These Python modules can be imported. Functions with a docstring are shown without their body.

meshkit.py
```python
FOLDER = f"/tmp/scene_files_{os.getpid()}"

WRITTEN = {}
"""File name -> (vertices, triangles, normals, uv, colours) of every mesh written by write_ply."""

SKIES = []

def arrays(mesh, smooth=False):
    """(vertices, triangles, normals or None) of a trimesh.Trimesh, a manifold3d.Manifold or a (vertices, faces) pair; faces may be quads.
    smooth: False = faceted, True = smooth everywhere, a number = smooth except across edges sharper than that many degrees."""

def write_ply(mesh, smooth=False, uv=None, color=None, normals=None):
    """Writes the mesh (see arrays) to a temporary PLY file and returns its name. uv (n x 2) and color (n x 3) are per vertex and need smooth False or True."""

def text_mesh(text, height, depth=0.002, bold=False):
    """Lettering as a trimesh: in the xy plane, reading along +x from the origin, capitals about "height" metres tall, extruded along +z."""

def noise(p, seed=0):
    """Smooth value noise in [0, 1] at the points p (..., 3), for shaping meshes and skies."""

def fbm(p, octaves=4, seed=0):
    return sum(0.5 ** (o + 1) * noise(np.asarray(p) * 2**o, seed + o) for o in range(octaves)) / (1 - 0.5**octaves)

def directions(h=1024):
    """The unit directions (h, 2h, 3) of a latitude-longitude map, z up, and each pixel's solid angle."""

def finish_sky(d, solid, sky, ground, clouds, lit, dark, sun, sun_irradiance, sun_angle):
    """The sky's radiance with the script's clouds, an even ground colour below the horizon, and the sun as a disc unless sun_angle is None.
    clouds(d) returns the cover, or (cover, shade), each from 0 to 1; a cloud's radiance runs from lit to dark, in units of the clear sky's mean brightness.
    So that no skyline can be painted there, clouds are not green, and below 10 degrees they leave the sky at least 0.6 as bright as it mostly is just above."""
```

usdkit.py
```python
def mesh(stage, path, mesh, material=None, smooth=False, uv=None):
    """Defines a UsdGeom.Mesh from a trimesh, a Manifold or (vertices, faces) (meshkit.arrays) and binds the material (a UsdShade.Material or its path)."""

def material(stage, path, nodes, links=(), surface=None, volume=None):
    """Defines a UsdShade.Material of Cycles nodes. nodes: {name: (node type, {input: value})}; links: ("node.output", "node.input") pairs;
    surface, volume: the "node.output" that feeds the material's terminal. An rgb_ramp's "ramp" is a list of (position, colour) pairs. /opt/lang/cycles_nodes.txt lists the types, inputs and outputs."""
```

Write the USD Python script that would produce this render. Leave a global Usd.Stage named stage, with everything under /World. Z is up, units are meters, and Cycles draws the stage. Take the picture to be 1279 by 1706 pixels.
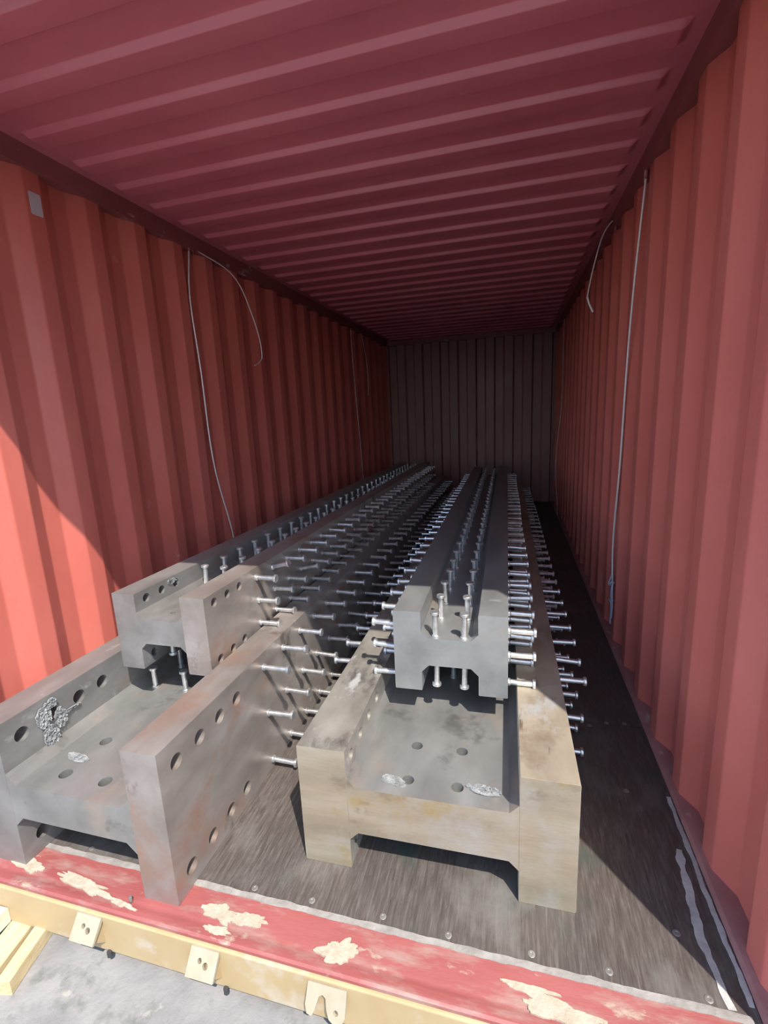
import math, random
import numpy as np
import trimesh, manifold3d, usdkit
from meshkit import noise, fbm
from pxr import Gf, Sdf, Usd, UsdGeom, UsdLux, UsdShade
from shapely.geometry import Polygon, box as shapely_box, LineString, Point
from shapely import affinity

stage = Usd.Stage.CreateInMemory()
UsdGeom.SetStageUpAxis(stage, 'Z')
UsdGeom.SetStageMetersPerUnit(stage, 1.0)
UsdGeom.Xform.Define(stage, '/World')
stage.DefinePrim('/World/Looks', 'Scope')
rng = np.random.default_rng(7)
random.seed(7)

# ------------------------------------------------------------------ camera
CAM = np.array([0.6182, -0.9245, 1.2937]); PITCH, ROLL, YAW, FPX = -0.20125, 0.04641, 0.27195, 787.61
EXPOSURE = 0.15
def rot(rx, ry, rz):
    cz, sz, cx, sx, cy, sy = math.cos(rz), math.sin(rz), math.cos(rx), math.sin(rx), math.cos(ry), math.sin(ry)
    return np.array([[cz, -sz, 0], [sz, cz, 0], [0, 0, 1]]) @ np.array([[1, 0, 0], [0, cx, -sx], [0, sx, cx]]) @ np.array([[cy, 0, sy], [0, 1, 0], [-sy, 0, cy]])
_M = rot(PITCH, ROLL, YAW)
cam = UsdGeom.Camera.Define(stage, '/World/Camera')
_r, _f, _u = _M[:, 0], _M[:, 1], _M[:, 2]
cam.AddTransformOp().Set(Gf.Matrix4d(*[float(v) for row in ((*_r, 0), (*_u, 0), (*-_f, 0), (*CAM, 1)) for v in row]))
cam.CreateHorizontalApertureAttr(36.0); cam.CreateVerticalApertureAttr(36.0 * 1706 / 1279)
cam.CreateFocalLengthAttr(36.0 * FPX / 1279)
cam.CreateClippingRangeAttr(Gf.Vec2f(0.02, 500))
cam.CreateExposureAttr(EXPOSURE)

# ------------------------------------------------------------------ light: sun and sky
SUN = np.array([0.76, -1.0, 1.85]); SUN = SUN / np.linalg.norm(SUN)
SUN_E, SKY_L = 2.0, 0.16
sun = UsdLux.DistantLight.Define(stage, '/World/Sun')
sun.CreateIntensityAttr(SUN_E); sun.CreateAngleAttr(0.6); sun.CreateNormalizeAttr(True); sun.CreateColorAttr(Gf.Vec3f(1.0, 0.94, 0.84))
_z = SUN; _x = np.cross([0, 0, 1.0], _z); _x /= np.linalg.norm(_x); _y = np.cross(_z, _x)
sun.AddTransformOp().Set(Gf.Matrix4d(*[float(v) for row in ((*_x, 0), (*_y, 0), (*_z, 0), (0, 0, 5, 1)) for v in row]))
dome = UsdLux.DomeLight.Define(stage, '/World/Sky')
dome.CreateIntensityAttr(1.0)
sky_mat = usdkit.material(stage, '/World/Looks/hazy_sky', {'sky': ('sky_texture', {'sky_type': 'multiple_scattering', 'sun_disc': False, 'sun_elevation': math.asin(SUN[2]), 'sun_rotation': math.atan2(SUN[0], SUN[1]), 'altitude': 20.0, 'air_density': 1.0, 'aerosol_density': 4.0, 'ozone_density': 1.0}),
    'bg': ('background_shader', {'strength': SKY_L})}, [('sky.color', 'bg.color')], surface='bg.background')
UsdShade.MaterialBindingAPI.Apply(dome.GetPrim()).Bind(sky_mat)

# ------------------------------------------------------------------ helpers
used = set()
def numbered(parent, name):
    n, k = name, 0
    while f'{parent}/{n}' in used:
        k += 1; n = f'{name}_{k:03d}'
    used.add(f'{parent}/{n}')
    return f'{parent}/{n}'
def tag(prim, label=None, cat=None, group=None, kind=None):
    for k, v in (('label', label), ('category', cat), ('group', group), ('kind', kind)):
        if v: prim.SetCustomDataByKey(k, v)
    return prim
def thing(name, label=None, cat=None, loc=(0, 0, 0), yaw=0.0, group=None, kind=None):
    path = numbered('/World', name)
    x = UsdGeom.Xform.Define(stage, path)
    x.AddTranslateOp().Set(Gf.Vec3d(*map(float, loc)))
    if yaw: x.AddRotateZOp().Set(math.degrees(yaw))
    tag(x.GetPrim(), label, cat, group, kind)
    return path
def part(parent, name, mesh, mat, smooth=30, label=None, kind=None):
    path = numbered(parent, name)
    m = usdkit.mesh(stage, path, mesh, mat, smooth=smooth)
    tag(m.GetPrim(), label, kind=kind)
    return path
def solo(name, mesh, mat, label=None, cat=None, smooth=30, kind=None, group=None):
    path = part('/World', name, mesh, mat, smooth)
    tag(stage.GetPrimAtPath(path), label, cat, group, kind)
    return path
def box(x0, x1, y0, y1, z0, z1):
    b = trimesh.creation.box([x1 - x0, y1 - y0, z1 - z0]); b.apply_translation([(x0 + x1) / 2, (y0 + y1) / 2, (z0 + z1) / 2]); return b
def sbox(u0, u1, v0, v1): return shapely_box(u0, v0, u1, v1)
def join(*ms): return trimesh.util.concatenate(list(ms))
def extrude(poly, a, b, axis):
    """shapely polygon extruded from a to b along an axis; the polygon's (u, v) are the two other axes: y -> (x, z), x -> (y, z), z -> (x, y)."""
    m = trimesh.creation.extrude_polygon(poly, b - a, engine='earcut'); v = m.vertices.copy()
    if axis == 'z': w = np.c_[v[:, 0], v[:, 1], v[:, 2] + a]; flip = False
    elif axis == 'y': w = np.c_[v[:, 0], v[:, 2] + a, v[:, 1]]; flip = True
    else: w = np.c_[v[:, 2] + a, v[:, 0], v[:, 1]]; flip = False
    f = m.faces[:, ::-1] if flip else m.faces
    return trimesh.Trimesh(w, f, process=False)
def lathe(profile, n=16):
    """closed surface of revolution about z from (r, z) pairs, r = 0 at both ends."""
    p = np.asarray(profile, float); a = np.arange(n) / n * 2 * np.pi
    v, f, rings = [], [], []
    for r, z in p:
        if r < 1e-9: rings.append([len(v)]); v.append((0, 0, z))
        else: rings.append(list(range(len(v), len(v) + n))); v += [(r * math.cos(t), r * math.sin(t), z) for t in a]
    for A, B in zip(rings[:-1], rings[1:]):
        for i in range(n):
            j = (i + 1) % n
            if len(A) == 1 and len(B) > 1: f.append((A[0], B[j], B[i]))
            elif len(B) == 1 and len(A) > 1: f.append((A[i], A[j], B[0]))
            elif len(A) > 1: f += [(A[i], A[j], B[j]), (A[i], B[j], B[i])]
    return trimesh.Trimesh(np.array(v), np.array(f), process=False)
def spline(pts, n=8):
    from scipy.interpolate import CubicSpline
    p = np.asarray(pts, float)
    t = np.r_[0, np.cumsum(np.linalg.norm(np.diff(p, axis=0), axis=1))]
    return CubicSpline(t, p)(np.linspace(0, t[-1], n))
def tube(pts, r, n=8):
    p = np.asarray(pts, float); m = len(p)
    t = np.gradient(p, axis=0); t /= np.linalg.norm(t, axis=1, keepdims=True)
    up = np.array([0.31, 0.22, 0.92]); v, f = [], []
    u = np.cross(t[0], up); u /= np.linalg.norm(u)
    rr = np.broadcast_to(r, m)
    for i in range(m):
        u = u - t[i] * (u @ t[i]); u /= np.linalg.norm(u); w = np.cross(t[i], u)
        v += [p[i] + rr[i] * (math.cos(a) * u + math.sin(a) * w) for a in np.arange(n) / n * 2 * np.pi]
    for i in range(m - 1):
        for k in range(n):
            a, b = i * n + k, i * n + (k + 1) % n
            f += [(a, b, b + n), (a, b + n, a + n)]
    v += [p[0], p[-1]]; c0, c1 = len(v) - 2, len(v) - 1
    for k in range(n):
        f += [(c0, (k + 1) % n, k), (c1, (m - 1) * n + k, (m - 1) * n + (k + 1) % n)]
    return trimesh.Trimesh(np.array(v), np.array(f), process=False)
def frame_to(d):
    d = np.asarray(d, float) / np.linalg.norm(d); a = np.array([0, 0, 1.0]) if abs(d[2]) < .9 else np.array([1.0, 0, 0])
    x = np.cross(a, d); x /= np.linalg.norm(x); M = np.eye(4); M[:3, 0], M[:3, 1], M[:3, 2] = x, np.cross(d, x), d
    return M
def holes(mesh, cyls):
    """mesh minus cylinders (centre, axis, radius, length)."""
    man = manifold3d.Manifold(manifold3d.Mesh(np.asarray(mesh.vertices, np.float32), np.asarray(mesh.faces, np.uint32)))
    for c, ax, r, L in cyls:
        cy = trimesh.creation.cylinder(r, L, sections=28); T = frame_to(ax); T[:3, 3] = c; cy.apply_transform(T)
        man = man - manifold3d.Manifold(manifold3d.Mesh(np.asarray(cy.vertices, np.float32), np.asarray(cy.faces, np.uint32)))
    o = man.to_mesh()
    return trimesh.Trimesh(o.vert_properties[:, :3], o.tri_verts, process=False)
def merged(m):
    m = trimesh.Trimesh(np.asarray(m.vertices), np.asarray(m.faces), process=True); return m

# ------------------------------------------------------------------ materials
def surface(name, stops, scale=6.0, stretch=(1, 1, 1), detail=6, rough=(0.4, 0.6), metallic=0.0, spec=0.5, bump=0.15, bump_scale=60.0, spots=None, dist=0.004, seed=(0, 0, 0)):
    """paint, steel, wood ...: colour ramp over stretched noise of the position, optional spots (colour, scale, from, to, stretch) of wear, fine bump."""
    P = '/World/Looks/' + name
    nodes = {'geo': ('geometry', {}),
             'map': ('mapping', {'mapping_type': 'point', 'scale': stretch, 'location': seed}),
             'n1': ('noise_texture', {'scale': scale, 'detail': float(detail), 'roughness': 0.6}),
             'ramp': ('rgb_ramp', {'ramp': stops}),
             'n2': ('noise_texture', {'scale': bump_scale, 'detail': 4.0, 'roughness': 0.6}),
             'rr': ('map_range', {'from_min': 0.3, 'from_max': 0.7, 'to_min': rough[0], 'to_max': rough[1], 'clamp': True}),
             'bump': ('bump', {'strength': bump, 'distance': dist}),
             'p': ('principled_bsdf', {'metallic': metallic, 'specular_ior_level': spec})}
    links = [('geo.position', 'map.vector'), ('map.vector', 'n1.vector'), ('n1.fac', 'ramp.fac'), ('map.vector', 'n2.vector'), ('n2.fac', 'bump.height'),
             ('n1.fac', 'rr.value'), ('rr.result', 'p.roughness'), ('bump.normal', 'p.normal')]
    last = 'ramp.color'
    for i, (col, sc, lo, hi, st) in enumerate(spots or []):
        nodes.update({f'sm{i}': ('mapping', {'mapping_type': 'point', 'scale': st, 'location': (3.1 * i + 1 + seed[0], 1.7 * i + seed[1], seed[2])}), f'sn{i}': ('noise_texture', {'scale': sc, 'detail': 7.0, 'roughness': 0.65}),
                      f'sr{i}': ('map_range', {'from_min': lo, 'from_max': hi, 'to_min': 0.0, 'to_max': 1.0, 'clamp': True}),
                      f'mx{i}': ('mix_color', {'b': col})})
        links += [('geo.position', f'sm{i}.vector'), (f'sm{i}.vector', f'sn{i}.vector'), (f'sn{i}.fac', f'sr{i}.value'), (f'sr{i}.result', f'mx{i}.fac'), (last, f'mx{i}.a')]
        last = f'mx{i}.result'
    links.append((last, 'p.base_color'))
    return usdkit.material(stage, P, nodes, links, surface='p.BSDF')
def plain(name, col, rough=0.5, metallic=0.0, spec=0.5):
    return usdkit.material(stage, '/World/Looks/' + name, {'p': ('principled_bsdf', {'base_color': col, 'roughness': rough, 'metallic': metallic, 'specular_ior_level': spec})}, surface='p.BSDF')

RED = surface('container_red', [(0.25, (0.41, 0.098, 0.076)), (0.5, (0.47, 0.122, 0.095)), (0.75, (0.53, 0.148, 0.118))], scale=1.6, stretch=(1, 1, .6), spec=0.4, rough=(0.28, 0.40), bump=0.25, bump_scale=5, dist=0.01,
              spots=[((0.55, 0.26, 0.22), 7, 0.66, 0.72, (1, 1, .5))])
ROOFRED = surface('roof_red', [(0.25, (0.44, 0.115, 0.15)), (0.5, (0.50, 0.14, 0.175)), (0.75, (0.55, 0.17, 0.20))], scale=1.4, spec=0.6, rough=(0.28, 0.4), bump=0.2, bump_scale=5, dist=0.008,
                  spots=[((0.5, 0.30, 0.24), 5, 0.70, 0.78, (.5, 1, 1))])
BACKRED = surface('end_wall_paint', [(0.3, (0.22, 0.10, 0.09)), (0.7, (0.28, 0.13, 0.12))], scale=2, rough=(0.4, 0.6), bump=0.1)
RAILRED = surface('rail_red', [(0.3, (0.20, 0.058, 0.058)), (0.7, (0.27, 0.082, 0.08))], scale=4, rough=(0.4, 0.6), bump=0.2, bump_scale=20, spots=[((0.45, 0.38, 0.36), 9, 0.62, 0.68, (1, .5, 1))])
SILLRED = surface('sill_red', [(0.3, (0.208, 0.050, 0.048)), (0.7, (0.256, 0.072, 0.068))], scale=5, stretch=(.4, 1.5, 1), rough=(0.45, 0.7), bump=0.3, bump_scale=40,
                  spots=[((0.256, 0.152, 0.132), 9, 0.50, 0.66, (.5, 2.0, 1)), ((0.304, 0.248, 0.192), 12, 0.60, 0.68, (.6, 1.5, 1))])
YELLOW = surface('sill_yellow', [(0.3, (0.310, 0.219, 0.112)), (0.7, (0.361, 0.275, 0.155))], scale=5, rough=(0.4, 0.6), bump=0.15, bump_scale=30,
                 spots=[((0.378, 0.318, 0.241), 6, 0.58, 0.7, (1, 1, 1)), ((0.387, 0.284, 0.172), 26, 0.70, 0.76, (1, 1, .4))])
CREAM = surface('keeper_cream', [(0.3, (0.274, 0.229, 0.159)), (0.7, (0.318, 0.274, 0.207))], scale=20, rough=(0.5, 0.7), spots=[((0.259, 0.207, 0.148), 50, 0.66, 0.72, (1, 1, 1))])
DUST = surface('cement_dust', [(0.3, (0.289, 0.230, 0.170)), (0.7, (0.383, 0.332, 0.264))], scale=25, rough=(0.8, 0.95), bump=0.8, bump_scale=90)
PLY = surface('plywood_dark', [(0.25, (0.040, 0.032, 0.028)), (0.5, (0.063, 0.051, 0.046)), (0.75, (0.085, 0.070, 0.064))], scale=9, stretch=(16, 1.0, 1), detail=9, rough=(0.35, 0.6), spec=0.4, bump=0.35, bump_scale=60, dist=0.002,
              spots=[((0.126, 0.109, 0.099), 5, 0.48, 0.78, (24, 2.5, 1)), ((0.045, 0.054, 0.048), 4, 0.55, 0.7, (1, 1, 1)), ((0.137, 0.126, 0.117), 2.2, 0.52, 0.72, (1.4, 1, 1)), ((0.275, 0.251, 0.227), 20, 0.69, 0.75, (6, .8, 1))])
PALESEAL = surface('sealant_white', [(0.3, (0.294, 0.280, 0.273)), (0.7, (0.462, 0.448, 0.434))], scale=20, rough=(0.6, 0.8), bump=0.5, bump_scale=70)
LIPRED = surface('lip_red_dusty', [(0.3, (0.30, 0.13, 0.125)), (0.7, (0.42, 0.21, 0.20))], scale=6, rough=(0.5, 0.7), bump=0.3, bump_scale=40, spots=[((0.52, 0.46, 0.44), 9, 0.60, 0.68, (1, .5, 1))])
SEALANT = surface('sealant_grey', [(0.3, (0.160, 0.144, 0.132)), (0.7, (0.272, 0.252, 0.236))], scale=20, rough=(0.6, 0.8), bump=0.5, bump_scale=70)
CONC = surface('concrete', [(0.3, (0.147, 0.140, 0.142)), (0.5, (0.193, 0.184, 0.184)), (0.7, (0.235, 0.224, 0.219))], scale=7, detail=10, rough=(0.8, 0.95), bump=0.6, bump_scale=55, dist=0.004,
               spots=[((0.120, 0.127, 0.116), 9, 0.56, 0.68, (1, 1, 1)), ((0.276, 0.267, 0.230), 14, 0.64, 0.72, (1, 1, 1))])
def steel(name, lo, mid, hi, spots, seed, rough=(0.40, 0.54), metallic=0.6):
    return surface(name, [(0.28, lo), (0.5, mid), (0.72, hi)], scale=5, stretch=(1.5, .7, 1.5), detail=8, rough=rough, metallic=metallic, bump=0.12, bump_scale=50, spots=spots, dist=0.003, seed=seed)
RUST, SCALE_, CHALK = (0.34, 0.22, 0.15), (0.09, 0.092, 0.10), (0.66, 0.64, 0.60)
STAIN = (0.270, 0.194, 0.135)
ST_TAN = steel('steel_tan', (0.343, 0.288, 0.217), (0.444, 0.379, 0.288), (0.524, 0.459, 0.363), [((0.161, 0.127, 0.091), 9, 0.60, 0.70, (5, .5, 1)), (STAIN, 4, 0.56, 0.70, (1, .8, 1)), ((0.484, 0.474, 0.454), 7, 0.58, 0.66, (1, .5, 1))], (4, 0, 2))
ST_END = surface('steel_cut_end', [(0.28, (0.270, 0.230, 0.167)), (0.5, (0.333, 0.279, 0.203)), (0.72, (0.378, 0.333, 0.261))], scale=5, stretch=(.6, 1, 2.6), detail=8, rough=(.42, .58), metallic=.6, bump=.1, spots=[((0.360, 0.342, 0.306), 3, .52, .66, (1.2, 1, 1)), ((0.324, 0.243, 0.108), 6, .58, .7, (1, 1, 1)), ((0.198, 0.153, 0.117), 4, .60, .70, (1, 1, 1.4))], seed=(1, 2, 6))
ST_MOTTLED = steel('steel_mottled', (0.231, 0.208, 0.181), (0.337, 0.311, 0.271), (0.426, 0.400, 0.355), [((0.150, 0.138, 0.121), 6, 0.54, 0.66, (1.5, .8, 1)), ((0.550, 0.541, 0.524), 6, 0.58, 0.66, (2, .8, 1)), (STAIN, 3, 0.60, 0.72, (1, 1, 1.5))], (7, 1, 4))
ST_GREY = steel('steel_grey', (0.178, 0.166, 0.156), (0.236, 0.222, 0.211), (0.302, 0.290, 0.280), [((0.266, 0.191, 0.142), 5, 0.58, 0.75, (1, .6, 1)), ((0.391, 0.381, 0.368), 9, 0.62, 0.70, (1, .6, 1))], (0, 0, 0))
ST_BRN = steel('steel_brown', (0.213, 0.178, 0.158), (0.293, 0.253, 0.229), (0.363, 0.324, 0.299), [((0.302, 0.191, 0.147), 4, 0.52, 0.66, (1, .7, 1)), ((0.133, 0.112, 0.093), 5, 0.60, 0.70, (1, 1.2, .7)), ((0.496, 0.488, 0.470), 6, 0.66, 0.73, (1, .9, .8))], (9, 3, 1))
ST_PALE = steel('steel_pale', (0.195, 0.195, 0.191), (0.245, 0.245, 0.238), (0.293, 0.293, 0.289), [((0.319, 0.266, 0.213), 5, 0.60, 0.75, (1, .6, 1)), ((0.372, 0.372, 0.363), 10, 0.64, 0.72, (.6, 1, 2))], (2, 7, 0))
ST_WEB = steel('steel_web', (0.187, 0.181, 0.173), (0.239, 0.231, 0.220), (0.302, 0.293, 0.280), [((0.337, 0.266, 0.218), 5, 0.56, 0.72, (1, .7, 1)), ((0.142, 0.138, 0.129), 6, 0.58, 0.68, (1, 1, 1))], (5, 5, 5))
STUD = surface('stud_steel', [(0.3, (0.46, 0.455, 0.45)), (0.7, (0.62, 0.615, 0.61))], scale=30, rough=(0.26, 0.4), metallic=0.85, bump=0.08, bump_scale=200)
WIRE = plain('wire_grey', (0.62, 0.58, 0.57), 0.45, 0.3)
TIE = plain('tie_blue', (0.42, 0.48, 0.62), 0.4, 0.2)
PINE = surface('pine_wood', [(0.25, (0.40, 0.29, 0.14)), (0.5, (0.48, 0.37, 0.21)), (0.75, (0.54, 0.44, 0.28))], scale=10, stretch=(4, .6, 6), rough=(0.6, 0.75), bump=0.3, bump_scale=30)
PALEWOOD = surface('pale_wood', [(0.3, (0.48, 0.42, 0.31)), (0.7, (0.55, 0.49, 0.41))], scale=8, stretch=(1, 4, 4), rough=(0.6, 0.75), bump=0.3)
FILM = usdkit.material(stage, '/World/Looks/film_clear', {'geo': ('geometry', {}), 'n': ('noise_texture', {'scale': 70.0, 'detail': 5.0, 'roughness': 0.7}),
    'ramp': ('rgb_ramp', {'ramp': [(0.3, (0.12, 0.125, 0.125)), (0.7, (0.36, 0.36, 0.35))]}), 'n2': ('noise_texture', {'scale': 34.0, 'detail': 6.0, 'roughness': 0.7}),
    'al': ('map_range', {'from_min': 0.40, 'from_max': 0.56, 'to_min': 0.0, 'to_max': 0.85, 'clamp': True}), 'bump': ('bump', {'strength': 0.6, 'distance': 0.003}),
    'p': ('principled_bsdf', {'roughness': 0.38})}, [('geo.position', 'n.vector'), ('n.fac', 'ramp.fac'), ('ramp.color', 'p.base_color'), ('geo.position', 'n2.vector'), ('n2.fac', 'al.value'), ('al.result', 'p.alpha'), ('n.fac', 'bump.height'), ('bump.normal', 'p.normal')], surface='p.BSDF')
STICKER = plain('sticker_silver', (0.55, 0.56, 0.60), 0.35, 0.4)
BLACK = plain('rubber_black', (0.03, 0.03, 0.03), 0.6)
ZINC = plain('zinc_screw', (0.24, 0.225, 0.21), 0.45, 0.6)

# ------------------------------------------------------------------ setting: ground and container shell
HX, LEN, FRONT = 1.160, 5.99, -0.13           # inner crest of the side walls, inner length, front edge of the sill and header
def grid_sheet(xs, ys, zf, thick):
    X, Y = np.meshgrid(xs, ys, indexing='ij'); Z = zf(X, Y); n, m = X.shape
    top = np.c_[X.ravel(), Y.ravel(), Z.ravel()]; low = top + [0, 0, thick]
    i = np.arange(n * m).reshape(n, m); a, b, c, d = i[:-1, :-1].ravel(), i[1:, :-1].ravel(), i[1:, 1:].ravel(), i[:-1, 1:].ravel()
    f = np.r_[np.c_[a, c, b], np.c_[a, d, c], np.c_[a, b, c] + n * m, np.c_[a, c, d] + n * m]
    return trimesh.Trimesh(np.r_[top, low], f, process=False)
gx = np.linspace(-14, 14, 113); gy = np.linspace(-22, 8, 121)
solo('ground', grid_sheet(gx, gy, lambda X, Y: -0.17 + 0.006 * (fbm(np.stack([X * 2, Y * 2, 0 * X], -1), 4, 3) - .5), -0.1), CONC, 'pale rough concrete yard surface in front of the container', 'ground', True, 'structure')

def rounded_profile(breaks, amp, s0, s1, step=0.004, soft=0.012):
    s = np.arange(s0, s1 + step, step); raw = np.interp(s, breaks[0], breaks[1])
    k = np.hanning(int(2 * soft / step) + 1); k /= k.sum(); pad = len(k) // 2
    return s, np.convolve(np.pad(raw, pad, mode='edge'), k, mode='valid')[:len(s)] * amp
def trapezoid(start, run_up, flat_in, run_down, flat_out, s0, s1):
    """1 on the inner crest, 0 on the outer one; the rise towards the inner crest starts at START + k * pitch."""
    p = run_up + flat_in + run_down + flat_out; k0 = int(math.floor((s0 - start) / p)) - 1; xs, ys = [], []
    for k in range(k0, k0 + int((s1 - s0) / p) + 4):
        o = start + k * p; xs += [o, o + run_up, o + run_up + flat_in, o + run_up + flat_in + run_down]; ys += [0, 1, 1, 0]
    return np.array(xs), np.array(ys)
def corrugated(side, start, z0, z1):
    s, a = rounded_profile(trapezoid(start, .068, .070, .068, .072, FRONT, LEN), 0.036, 0.02, LEN, .004, .007)
    # flat margin next to the door post
    x = -side * (HX + .036 - a)                # side = +1: left wall (x < 0)
    x = x if side > 0 else x
    keep = np.ones(len(s), bool)
    inner = np.c_[x, s]; out = np.c_[x - side * .003, s]
    loop = np.r_[inner, out[::-1]]
    n = len(loop); zs = np.linspace(z0, z1, 2); v = np.vstack([np.c_[loop, np.full(n, z)] for z in zs])
    i = np.arange(n); j = (i + 1) % n
    f = np.r_[np.c_[i, j, j + n], np.c_[i, j + n, i + n]]
    if side < 0: f = f[:, ::-1]
    m = len(s); k = np.arange(m - 1); o = 2 * m - 1 - k
    capb = np.r_[np.c_[k, o, o - 1], np.c_[k, o - 1, k + 1]]
    f = np.r_[f, capb if side > 0 else capb[:, ::-1], (capb[:, ::-1] if side > 0 else capb) + n]
    return trimesh.Trimesh(v, f, process=False)
def oriented(m):
    m = trimesh.Trimesh(m.vertices, m.faces, process=True)
    trimesh.repair.fix_normals(m); return m
solo('wall_left', oriented(corrugated(1, .575, .0, 2.30)), RED, 'left corrugated red steel side wall with a sunlit lower front corner', 'wall', 40, 'structure')
solo('wall_right', oriented(corrugated(-1, .56, .0, 2.30)), RED, 'right corrugated red steel side wall in shade', 'wall', 40, 'structure')
bs, ba = rounded_profile(trapezoid(-.03, .018, .110, .018, .104, -1.2, 1.2), 0.0457, -1.2, 1.2, .003, .005)
loop = np.r_[np.c_[bs, LEN + .0457 - ba], np.c_[bs, LEN + .049 - ba][::-1]]
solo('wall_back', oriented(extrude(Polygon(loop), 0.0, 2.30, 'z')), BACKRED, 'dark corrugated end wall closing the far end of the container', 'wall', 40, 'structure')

RIB0, RIBP, ROOF_Z = .194 - .009, .209, 2.34
ys = np.unique(np.round(np.concatenate([[FRONT, LEN + .05]] + [RIB0 + RIBP * k + np.array([0, .003, .006, .009, .012, .015, .018, .0865, .0915, .0965, .1015, .1045]) for k in range(-1, 28)]), 5)); ys = ys[(ys >= FRONT) & (ys <= LEN + .05)]
def ribf(X, Y):
    t = (Y - RIB0) % RIBP
    up = np.clip(t / .018, 0, 1); dn = np.clip((t - .0865) / .018, 0, 1); sm = lambda u: u * u * (3 - 2 * u)
    prof = sm(up) - sm(dn)
    e = np.clip((1.10 - np.abs(X)) / .035, 0, 1); e = e * e * (3 - 2 * e)
    return ROOF_Z - .020 * prof * e
xs = np.r_[-1.2, np.linspace(-1.105, -1.06, 9), np.linspace(-1, 1, 11), np.linspace(1.06, 1.105, 9), 1.2]
def roof_z(X, Y):
    # pressed ribs with slight oil-canning and a few dents between them
    return ribf(X, Y) + .003 * (noise(np.stack([X * 1.3, Y * 1.1, 0 * X], -1), 5) - .5)
solo('ceiling', grid_sheet(xs, ys, roof_z, .003), ROOFRED, 'pink-red steel container roof with pressed ribs running side to side', 'ceiling', 35, 'structure')
# rails, header, posts
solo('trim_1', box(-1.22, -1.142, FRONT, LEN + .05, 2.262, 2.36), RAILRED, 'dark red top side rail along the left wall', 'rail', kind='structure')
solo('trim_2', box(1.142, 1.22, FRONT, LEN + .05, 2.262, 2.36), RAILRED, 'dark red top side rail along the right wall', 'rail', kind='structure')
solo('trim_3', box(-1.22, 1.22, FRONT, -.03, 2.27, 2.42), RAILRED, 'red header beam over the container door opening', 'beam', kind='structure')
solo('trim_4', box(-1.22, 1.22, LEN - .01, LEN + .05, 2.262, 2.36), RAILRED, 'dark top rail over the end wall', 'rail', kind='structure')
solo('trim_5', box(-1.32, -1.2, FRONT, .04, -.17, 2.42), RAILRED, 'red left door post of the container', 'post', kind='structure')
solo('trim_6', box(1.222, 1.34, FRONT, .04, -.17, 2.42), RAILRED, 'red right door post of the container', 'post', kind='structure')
for side in (-1, 1):
    a, b = sorted((side * 1.13, side * 1.22))
    solo(('trim_10' if side < 0 else 'trim_11'), box(a, b, LEN - .03, LEN + .05, -.1, 2.30), RAILRED, 'dark rear corner post at the ' + ('left' if side < 0 else 'right') + ' end of the container', 'post', kind='structure')
def bottom_rail(side):
    pol = Polygon([(1.138, -.05), (1.138, .004), (1.146, .012), (1.162, .014), (1.215, .014), (1.215, -.14), (1.20, -.14), (1.20, -.05)])
    if side < 0: pol = affinity.scale(pol, -1, 1, origin=(0, 0))
    return oriented(extrude(pol, 0.0, LEN + .04, 'y'))
solo('trim_7', bottom_rail(-1), LIPRED, 'dull red bottom side rail at the foot of the left wall', 'rail', kind='structure')
solo('trim_8', bottom_rail(1), LIPRED, 'dull red bottom side rail with peeling paint at the foot of the right wall', 'rail', kind='structure')

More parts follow.
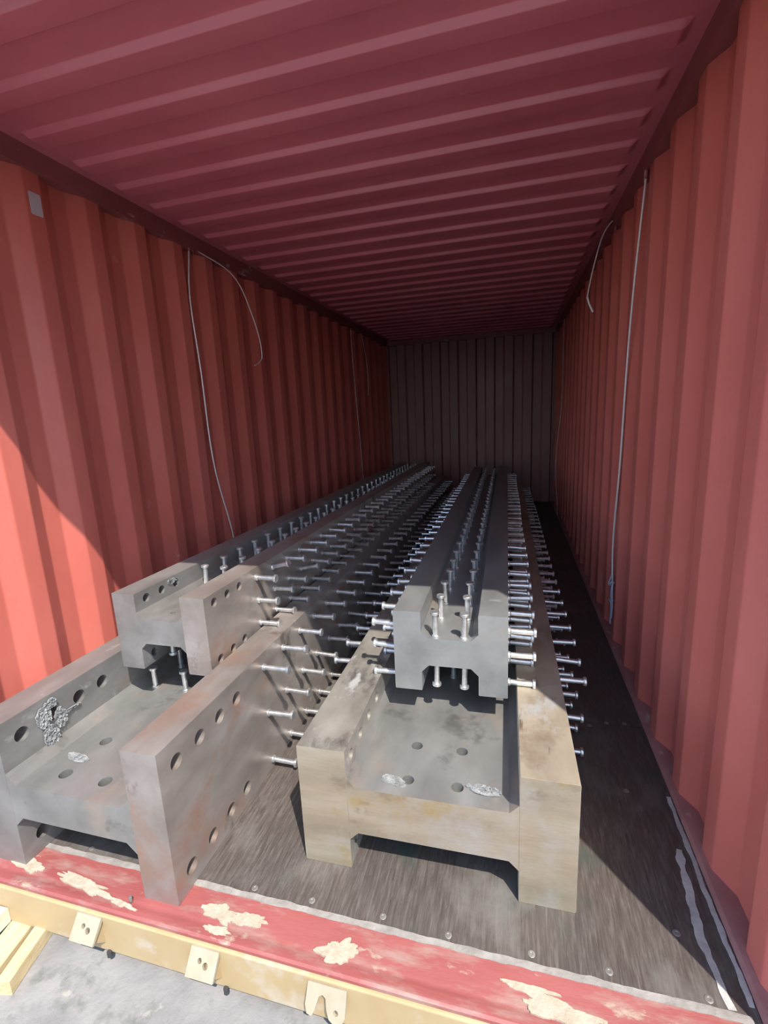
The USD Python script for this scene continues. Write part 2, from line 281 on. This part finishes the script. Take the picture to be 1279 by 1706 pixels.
# floor: plywood panels, screws, sealant
fl = thing('floor', 'dark worn plywood container floor with scratches and screws', 'floor', kind='structure')
bounds = [0.0, .985, 2.145, 3.305, 4.465, 6.045]
for a, b in zip(bounds[:-1], bounds[1:]):
    for x0, x1 in ((-1.137, 1.137),):
        part(fl, 'plywood_panel', box(x0 + .001, x1 - .001, a + .0015, b - .0015, -.028, 0.0), PLY)
part(fl, 'floor_bearer', box(-1.137, 1.137, .0, 6.045, -.14, -.030), RAILRED)
def screw(x, y):
    return lathe([(0, -.002), (.009, -.002), (.009, .0008), (.0075, .0016), (.004, .0016), (.003, .0006), (0, .0006)], 12).apply_translation([x, y, 0])
for k in range(12):
    x = -1.02 + k * .187 + (.008 if k % 2 else -.006)
    part(fl, 'screw', screw(x, .03 + .004 * math.sin(k * 2.1)), ZINC)
for x, y in ((.776, .349), (1.0, .99), (1.07, 1.0), (.93, .96), (1.02, .16), (1.0, .62), (.62, 1.0), (-.02, .36)):
    part(fl, 'screw', screw(x, y), ZINC)
def blob(cx, cy, rx, ry, n=36, rough=.35, seed=1, rot_=0.0):
    a = np.arange(n) / n * 2 * np.pi; q = np.stack([np.cos(a) * 2.3, np.sin(a) * 2.3, np.full(n, seed * 3.7)], -1)
    r = 1 + rough * 2 * (fbm(q, 5, seed) - .5)
    c, s = math.cos(rot_), math.sin(rot_); x, y = np.cos(a) * r * rx, np.sin(a) * r * ry
    return Polygon(np.c_[cx + c * x - s * y, cy + s * x + c * y]).buffer(0)
def slab(poly, z0, z1):
    if poly.geom_type != 'Polygon': poly = max(poly.geoms, key=lambda g: g.area)
    return oriented(extrude(poly, z0, z1, 'z'))
def strip(pts, w, z0, z1, seed, step=.01, jag=1.3):
    l = LineString(pts); d = np.arange(0, l.length, step); p = np.array([l.interpolate(t).coords[0] for t in d]); t = np.gradient(p, axis=0); t /= np.linalg.norm(t, axis=1, keepdims=True); nrm = np.c_[-t[:, 1], t[:, 0]]
    q = np.stack([d * 30, 0 * d, 0 * d], -1); wa = w * (1 + jag * (fbm(q, 3, seed) - .5)); wb = w * (1 + jag * (fbm(q, 3, seed + 9) - .5))
    return slab(Polygon(np.r_[p + nrm * wa[:, None], (p - nrm * wb[:, None])[::-1]]).buffer(0), z0, z1)
part(fl, 'sealant_strip', strip([(-1.13, .003), (1.13, .003)], .0085, -.001, .0012, 4, jag=.7), SEALANT, label='pale grey sealant line between the sill and the plywood')
part(fl, 'sealant_strip', strip([(1.085, .015), (1.075, .15), (1.085, .30), (1.10, .42)], .010, 0, .0015, 8), PALESEAL, label='whitish peeled sealant at the right front corner of the floor')
part(fl, 'sealant_strip', strip([(1.128, .03), (1.127, .3), (1.128, .62)], .006, 0, .002, 12), PALESEAL)

# sill: red plate on a yellow beam with lock keepers
sl = thing('trim_9', 'red and yellow steel door sill with cement dust and lock keepers', 'sill', kind='structure')
plate = Polygon([(FRONT + .008, -.012), (FRONT + .008, -.003), (FRONT + .014, .001), (-.10, .001), (-.092, -.0025), (-.082, -.0025), (-.076, 0.0), (-.004, 0.0), (-.004, -.012)])
part(sl, 'sill_plate', oriented(extrude(plate, -1.2, 1.2, 'x')), SILLRED)
part(sl, 'sill_beam', oriented(extrude(sbox(FRONT, -.01, -.135, -.0125).buffer(-.006).buffer(.006, quad_segs=3), -1.2, 1.2, 'x')), YELLOW)
for i, (x, y, rx, ry, rz) in enumerate([(-.80, -.062, .07, .018, -.15), (-.575, -.076, .105, .017, -.10), (-.13, -.058, .055, .020, -.1), (-.05, -.055, .05, .016, .1), (-.115, -.098, .035, .010, 0), (.21, -.072, .045, .028, .2), (.73, -.072, .085, .022, -.1), (.66, -.045, .06, .008, .0), (-.42, -.098, .05, .006, -.1)]):
    part(sl, 'dust_patch', slab(blob(x, y, rx, ry, 90, .75, i + 2, rz), -.0035, .0022 + .0004 * (i % 3)), DUST)
def keeper(x, w=.080, mid=False):
    side = Polygon([(FRONT + .001, -.022), (FRONT + .001, -.012 - .005), (FRONT - .004, -.016), (FRONT - .042, -.064), (FRONT - .037, -.068), (FRONT + .001, -.026)])
    m = oriented(extrude(side, x - w / 2, x + w / 2, 'x'))
    n = np.array([0, -.80, .52]); c = np.array([x, FRONT - .023, -.042])
    m = holes(m, [(c + [-.008, .004, .006], n, .006, .05), (c + [.010, 0, 0], n, .0075, .05)])
    return m
for x in (-.497, -.128):
    k = part(sl, 'lock_keeper', keeper(x), CREAM)
    part(k, 'gusset', oriented(extrude(Polygon([(FRONT + .001, -.03), (FRONT - .032, -.065), (FRONT + .001, -.105)]), x + .030, x + .035, 'x')), YELLOW)
    peg = trimesh.creation.cylinder(.0065, .016, sections=16); peg.apply_translation([x + .046, FRONT - .004, -.134]); part(k, 'peg', peg, BLACK)
pr = Polygon([(-.047, 0), (.047, 0), (.047, -.050), (.040, -.064), (.026, -.068), (.012, -.060), (.005, -.045), (.0, -.022), (-.010, -.016), (-.020, -.022), (-.028, -.050), (-.034, -.062), (-.044, -.060), (-.049, -.045)]).buffer(.002)
fork = extrude(pr, 0, .007, 'y'); fork.apply_transform(trimesh.transformations.rotation_matrix(math.radians(-26), [1, 0, 0])); fork.apply_translation([.205, FRONT - .006, -.020])
part(sl, 'lock_keeper', holes(oriented(fork), [((.231, FRONT - .03, -.06), (0, -1, .3), .006, .06)]), CREAM, label='forked lock keeper with an arched slot')
pin = lathe([(0, 0), (.0045, 0), (.0045, .016), (.0035, .018), (0, .018)], 12).apply_translation([-.398, -.086, 0]); part(sl, 'pin', pin, ZINC, label='small steel pin standing on the red sill plate')

# ------------------------------------------------------------------ the four stud beams
def stud_mesh(L, near):
    if near: prof = [(0, 0), (.0135, 0), (.0130, .006), (.0100, .0085), (.0095, .010), (.0095, L - .0105), (.0150, L - .0100), (.0160, L - .0085), (.0160, L - .0015), (.0145, L), (0, L)]
    else: prof = [(0, 0), (.0125, 0), (.0098, .008), (.0095, L - .0105), (.0158, L - .0098), (.0158, L - .0008), (0, L)]
    return lathe(prof, 16 if near else 9)
def beam(name, label, x, y, z, yaw, w, h, t, za, zb, ch, length, mats, flange_holes, web_holes, studs, tilts=(), end=None):
    b = thing(name, label, 'steel beam', (x, y, z), yaw)
    hw, xi = w / 2, w / 2 - t
    fm, wm, fm2 = mats
    for s, mat in ((-1, fm), (1, fm2)):
        c = s * (hw - t / 2)
        sec = sbox(c - t / 2, c + t / 2, 0, h).buffer(-.003).buffer(.003, quad_segs=2)
        m = oriented(extrude(sec, 0, length, 'y'))
        m = holes(m, [((c, hy, hz), (1, 0, 0), r, t * 1.5) for hy, hz, r in flange_holes])
        part(b, 'flange', m, mat, 25)
        if end is not None: part(b, 'end_face', oriented(extrude(sec.buffer(-.0006), -.0006, .0003, 'y')), end, 25, label='yellow-brown stained cut end of the flange')
    sec = Polygon([(-xi, za - ch), (-xi + ch, za), (xi - ch, za), (xi, za - ch), (xi, zb + ch), (xi - ch, zb), (-xi + ch, zb), (-xi, zb + ch)])
    m = holes(oriented(extrude(sec, 0.0004, length - .0004, 'y')), [((hx, hy, (za + zb) / 2), (0, 0, 1), r, 1.5 * (zb - za)) for hx, hy, r in web_holes])
    part(b, 'web', m, wm, 25)
    if end is not None:
        skin = extrude(sec.buffer(-.0004), -.0006, .0003, 'y'); part(b, 'end_face', oriented(skin), end, 25, label='yellow-brown stained cut end of the web')
    n = 0
    for base, d, L in studs:
        n += 1
        if n > 300: raise ValueError('too many studs')
        d = np.asarray(d, float) + rng.normal(0, .022, 3)
        for (i, dd) in tilts:
            if i == n - 1: d = np.asarray(dd, float)
        m = stud_mesh(L, base[1] + y < 1.7); T = frame_to(d); T[:3, 3] = base; m.apply_transform(T)
        part(b, 'stud', m, STUD, 35)
    return b
def rows(xs_dirs, zs, y0, dy, y1, L):
    return [((x, yy, zz), d, L * (1 + .03 * math.sin(yy * 40 + zz * 70))) for yy in np.arange(y0, y1, dy) for x, d in xs_dirs for zz in zs]
LX, RX = (-1, 0, 0), (1, 0, 0)
# wide beam on the right, lying on the floor
w = .758
sA = rows([(w / 2, RX), (-w / 2, LX)], (.033, .175, .322), .59, .148, 5.15, .098) + [((0, yy, .2735), (0, 0, 1), .095) for yy in np.arange(.62, 5.1, .148)]
beam('steel_beam', 'wide tan steel H-beam with welded studs lying on the plywood on the right', .4069, .150, 0, .0129, w, .3858, .1446, .124, .2735, .026, 5.25, (ST_MOTTLED, ST_WEB, ST_TAN),
     [(r, z, .0175) for r in (.052, .146, .240, .338) for z in (.338, .055)], [(sx * .070, yy, .0175) for sx in (-1, 1) for yy in (.060, .205)], sA, end=ST_END)
# small beam resting in it
w = .3747
sB = rows([(w / 2, RX), (-w / 2, LX)], (.0255, .124, .210), .060, .143, 4.15, .092)
sB += [((sx * .047, yy, .1914), (0, 0, 1), .092) for yy in np.arange(.020, 4.15, .143) for sx in (-1, 1)] + [((sx * .047, yy, .0937), (0, 0, -1), .090) for yy in np.arange(.035, 4.15, .143) for sx in (-1, 1)]
beam('steel_beam', 'small pale grey steel H-beam covered in studs, stacked on the wide right beam', .420, .5077, .371, .0137, w, .2843, .0934, .0937, .1914, .024, 4.2, (ST_PALE, ST_PALE, ST_PALE), [], [], sB)
# wide beam on the left
w = .6623
sC = rows([(w / 2, RX)], (.034, .230, .415), .540, .152, 5.3, .103) + [((sx * .141 - .01, yy, .2867), (0, 0, 1), .085) for yy in np.arange(.530, 5.3, .152) for sx in (-1, 0, 1)]
beam('steel_beam', 'tall grey-brown steel H-beam with bolt holes overhanging the red sill on the left', -.5859, -.067, 0, -.0021, w, .4719, .1128, .1742, .2867, .0314, 5.45, (ST_GREY, ST_WEB, ST_BRN),
     [(r, z, .0225) for r in (.067, .168, .266, .361) for z in (.403, .062)], [(sx * .073 - .007, yy, .019) for sx in (-1, 1) for yy in (.071, .218)], sC)
# small beam resting in it
w = .379
sD = rows([(w / 2, RX)], (.0505, .148, .245), .336, .134, 4.3, .094)
sD += [((sx * .048, yy, .195), (0, 0, 1), .092) for yy in np.arange(.336, 4.3, .134) for sx in (-1, 1)] + [((sx * .048, yy, .1005), (0, 0, -1), .090) for yy in np.arange(.10, 3.6, .134) for sx in (-1, 1)]
beam('steel_beam', 'small brown-sided steel H-beam with six bolt holes, stacked on the tall left beam', -.571, .354, .432, -.005, w, .2869, .0952, .1005, .195, .022, 4.4, (ST_GREY, ST_GREY, ST_BRN),
     [(r, z, .0165) for r in (.056, .136, .214) for z in (.253, .040)], [(0.0, .07, .009)], sD[:300], tilts=((5, (1, -.12, .28)), (10, (1, .05, .20))))

# ------------------------------------------------------------------ crumpled plastic film on the beams
def crumple(w, h, amp, seed, n=26):
    u = np.linspace(-1, 1, n); U, V = np.meshgrid(u, u, indexing='ij'); q = np.stack([U * 2.2, V * 2.2, 0 * U + seed], -1)
    ang = np.arctan2(V, U); lim = .55 + .75 * (fbm(np.stack([np.cos(ang) * 1.5, np.sin(ang) * 1.5, 0 * U + seed * 2.3], -1), 4, seed))
    s = np.minimum(1.0, lim / np.maximum(np.hypot(U, V), 1e-6)); U2, V2 = U * s, V * s
    Z = amp * np.abs(fbm(q * 2.5, 5, seed) - .45) * 3
    top = np.c_[(U2 * w / 2).ravel(), (V2 * h / 2).ravel(), (Z + .001).ravel()]; low = top - [0, 0, .0009]
    i = np.arange(n * n).reshape(n, n); a, b, c, d = i[:-1, :-1].ravel(), i[1:, :-1].ravel(), i[1:, 1:].ravel(), i[:-1, 1:].ravel()
    return trimesh.Trimesh(np.r_[top, low], np.r_[np.c_[a, b, c], np.c_[a, c, d], np.c_[a, c, b] + n * n, np.c_[a, d, c] + n * n], process=False)
def film(label, c, ex, ey, w, h, amp, seed, more=()):
    m = crumple(w, h, amp, seed)
    for (du, dv, w2, h2, s2) in more: m = join(m, crumple(w2, h2, amp, s2).apply_translation([du, dv, .001]))
    ex, ey = np.array(ex, float), np.array(ey, float); ex /= np.linalg.norm(ex); ey /= np.linalg.norm(ey); T = np.eye(4); T[:3, 0], T[:3, 1], T[:3, 2], T[:3, 3] = ex, ey, np.cross(ex, ey), c
    m.apply_transform(T); solo('plastic_film', m, FILM, label, 'plastic film', 25)
film('crumpled clear film stuck to the holed inner flange of the tall left beam', (-.802, .070, .415), (0, 1, 0), (0, 0, 1), .055, .085, .012, 3, more=((.012, -.075, .055, .085, 21), (.050, -.035, .045, .075, 33), (.095, -.03, .06, .010, 17), (.03, .03, .03, .04, 41)))
film('small torn white scrap lying on the web of the tall left beam', (-.690, .066, .2880), (1, -.15, 0), (.15, 1, 0), .10, .035, .004, 5)
film('shredded white scrap beside a web hole of the wide right beam', (.545, .212, .2748), (1, -.12, 0), (.12, 1, 0), .105, .035, .008, 8)
film('flat pinkish film smear beside the web hole at the left of the wide right beam', (.300, .196, .2742), (1, -.2, 0), (.2, 1, 0), .085, .036, .003, 11)
film('crumpled film stuck beside a bolt hole of the small left beam', (-.6645, .545, .700), (0, 1, 0), (0, 0, 1), .05, .022, .006, 14)

# ------------------------------------------------------------------ wires, sticker
def wire(label, pts, r, mat=WIRE, n=24, extra=()):
    t = thing('lashing_wire', label, 'wire')
    part(t, 'strand', tube(spline(pts, n), r), mat, True)
    for nm, pp, rr, mm, cnt in extra: part(t, nm, tube(spline(pp, cnt), rr), mm, True)
    return t
wire('long grey lashing wire hanging down the left wall behind the beams', [(-1.150, 1.60, 2.275), (-1.152, 1.59, 2.2), (-1.153, 1.57, 2.10), (-1.152, 1.577, 1.66), (-1.15, 1.615, .95), (-1.148, 1.71, .58), (-1.146, 1.76, .06), (-1.14, 1.765, .016)], .0048)
wire('curved loose wire with a hooked end high on the left wall', [(-1.15, 1.63, 2.275), (-1.13, 1.78, 2.252), (-1.10, 1.975, 2.19), (-1.09, 2.11, 2.02), (-1.085, 2.20, 1.77), (-1.085, 2.195, 1.72)], .0042, n=30,
     extra=[('hook', [(-1.085, 2.195, 1.722), (-1.085, 2.17, 1.703), (-1.085, 2.085, 1.667)], .0046, WIRE, 8)])
wire('thin far wire hanging on the left wall near the end', [(-1.15, 4.38, 2.27), (-1.15, 4.40, 1.83), (-1.15, 4.47, 1.25), (-1.15, 4.545, .64), (-1.148, 4.58, .06)], .0035)
wire('thin loose far wire curving down by the left rear corner', [(-1.15, 4.75, 2.27), (-1.13, 4.85, 2.0), (-1.125, 4.88, 1.75), (-1.13, 4.86, 1.55)], .0032)
k0 = np.array([1.146, 1.75, .33])
ring = [(1.146, 1.752, .34), (1.140, 1.72, .27), (1.142, 1.715, .20), (1.144, 1.735, .145), (1.148, 1.775, .19), (1.147, 1.79, .26), (1.146, 1.755, .335)]
wire('long grey wire on the right wall tied off with a blue loop near the floor', [(1.150, 1.555, 2.275), (1.150, 1.558, 2.20), (1.149, 1.57, 2.14), (1.149, 1.71, 1.50), (1.148, 1.755, .91), (1.147, 1.80, .47), (1.146, 1.755, .335)], .0052, n=30,
     extra=[('tie_loop', ring, .0038, TIE, 26), ('tie_loop', [(1.146, 1.75, .34), (1.138, 1.735, .29), (1.140, 1.73, .22), (1.141, 1.738, .15), (1.141, 1.74, .11)], .0042, TIE, 14), ('knot', [(1.140, 1.755, .33), (1.132, 1.742, .345), (1.138, 1.728, .36), (1.150, 1.74, .35), (1.150, 1.765, .335), (1.136, 1.768, .325), (1.128, 1.745, .36), (1.13, 1.72, .40)], .0036, TIE, 26),
            ('knot', [(1.138, 1.75, .25), (1.130, 1.735, .252), (1.138, 1.72, .245), (1.147, 1.735, .25), (1.138, 1.752, .255)], .0034, TIE, 18), ('end_tail', [(1.135, 1.742, .255), (1.128, 1.70, .265), (1.130, 1.68, .28)], .0028, TIE, 8)])
wire('short bent wire hanging free from the right top rail', [(1.135, 2.2, 2.29), (1.105, 2.2, 2.255), (1.064, 2.2, 2.14), (1.030, 2.2, 1.98), (1.019, 2.2, 1.905)], .0042, n=20,
     extra=[('hook', [(1.019, 2.2, 1.908), (1.024, 2.2, 1.890), (1.054, 2.2, 1.823)], .0062, WIRE, 8)])
wire('thin far wire hanging by the right rear corner', [(1.15, 5.0, 2.27), (1.148, 5.0, 2.06), (1.143, 5.0, 1.28), (1.100, 5.0, .52), (1.13, 5.0, .155), (1.136, 5.0, .02)], .0034)
for side, yy, lab in ((-1, 1.615, 'steel lashing ring under the left top rail where the wires hang'), (1, 1.56, 'steel lashing ring under the right top rail above the long wire'), (1, 2.2, 'steel lashing ring under the right top rail above the short wire')):
    a = np.linspace(0, 2 * np.pi, 25)[:-1]; p = np.c_[np.full(24, side * 1.150), yy + .02 * np.cos(a), 2.262 - .012 + .02 * np.sin(a)]; p = np.r_[p, p[:2]]
    solo('lashing_ring', tube(p, .0042), RAILRED, lab, 'ring', True)
st = sbox(-.0245, .0245, -.040, .040).buffer(-.006).buffer(.006, quad_segs=4)
stk = extrude(st, 0, .0012, 'x'); stk = trimesh.Trimesh(np.c_[stk.vertices[:, 0] + -1.1588, stk.vertices[:, 1] + .683, stk.vertices[:, 2] + 2.147], stk.faces, process=False)
solo('wall_sticker', oriented(stk), STICKER, 'small silver-grey sticker high on the left wall near the opening', 'sticker')

# ------------------------------------------------------------------ lumber by the sill
def plank(p0, p1, w, h, up=(0, 0, 1), ch=.003):
    p0, p1 = np.array(p0, float), np.array(p1, float); d = p1 - p0; L = np.linalg.norm(d); d /= L; u = np.array(up, float); u -= d * (u @ d); u /= np.linalg.norm(u); s = np.cross(d, u)
    m = oriented(extrude(sbox(-w / 2, w / 2, -h / 2, h / 2).buffer(-ch).buffer(ch, quad_segs=2), 0, L, 'y')); T = np.eye(4); T[:3, 0], T[:3, 1], T[:3, 2], T[:3, 3] = s, d, u, p0
    m.apply_transform(T); return m
solo('timber_batten', plank((-.672, -.262, -.1475), (-.722, -.055, -.1475), .040, .045), PINE, 'square pine batten on the concrete pointing under the yellow sill', 'timber')
solo('timber_board', plank((-.752, -.285, -.152), (-.797, -.050, -.150), .074, .030), PINE, 'wide grained pine board lying between the batten and the pale block', 'timber')
solo('timber_block', plank((-1.02, -.165, -.108), (-.815, -.158, -.108), .055, .050), PALEWOOD, 'pale whitish timber block end at the left edge beside the sill', 'timber')
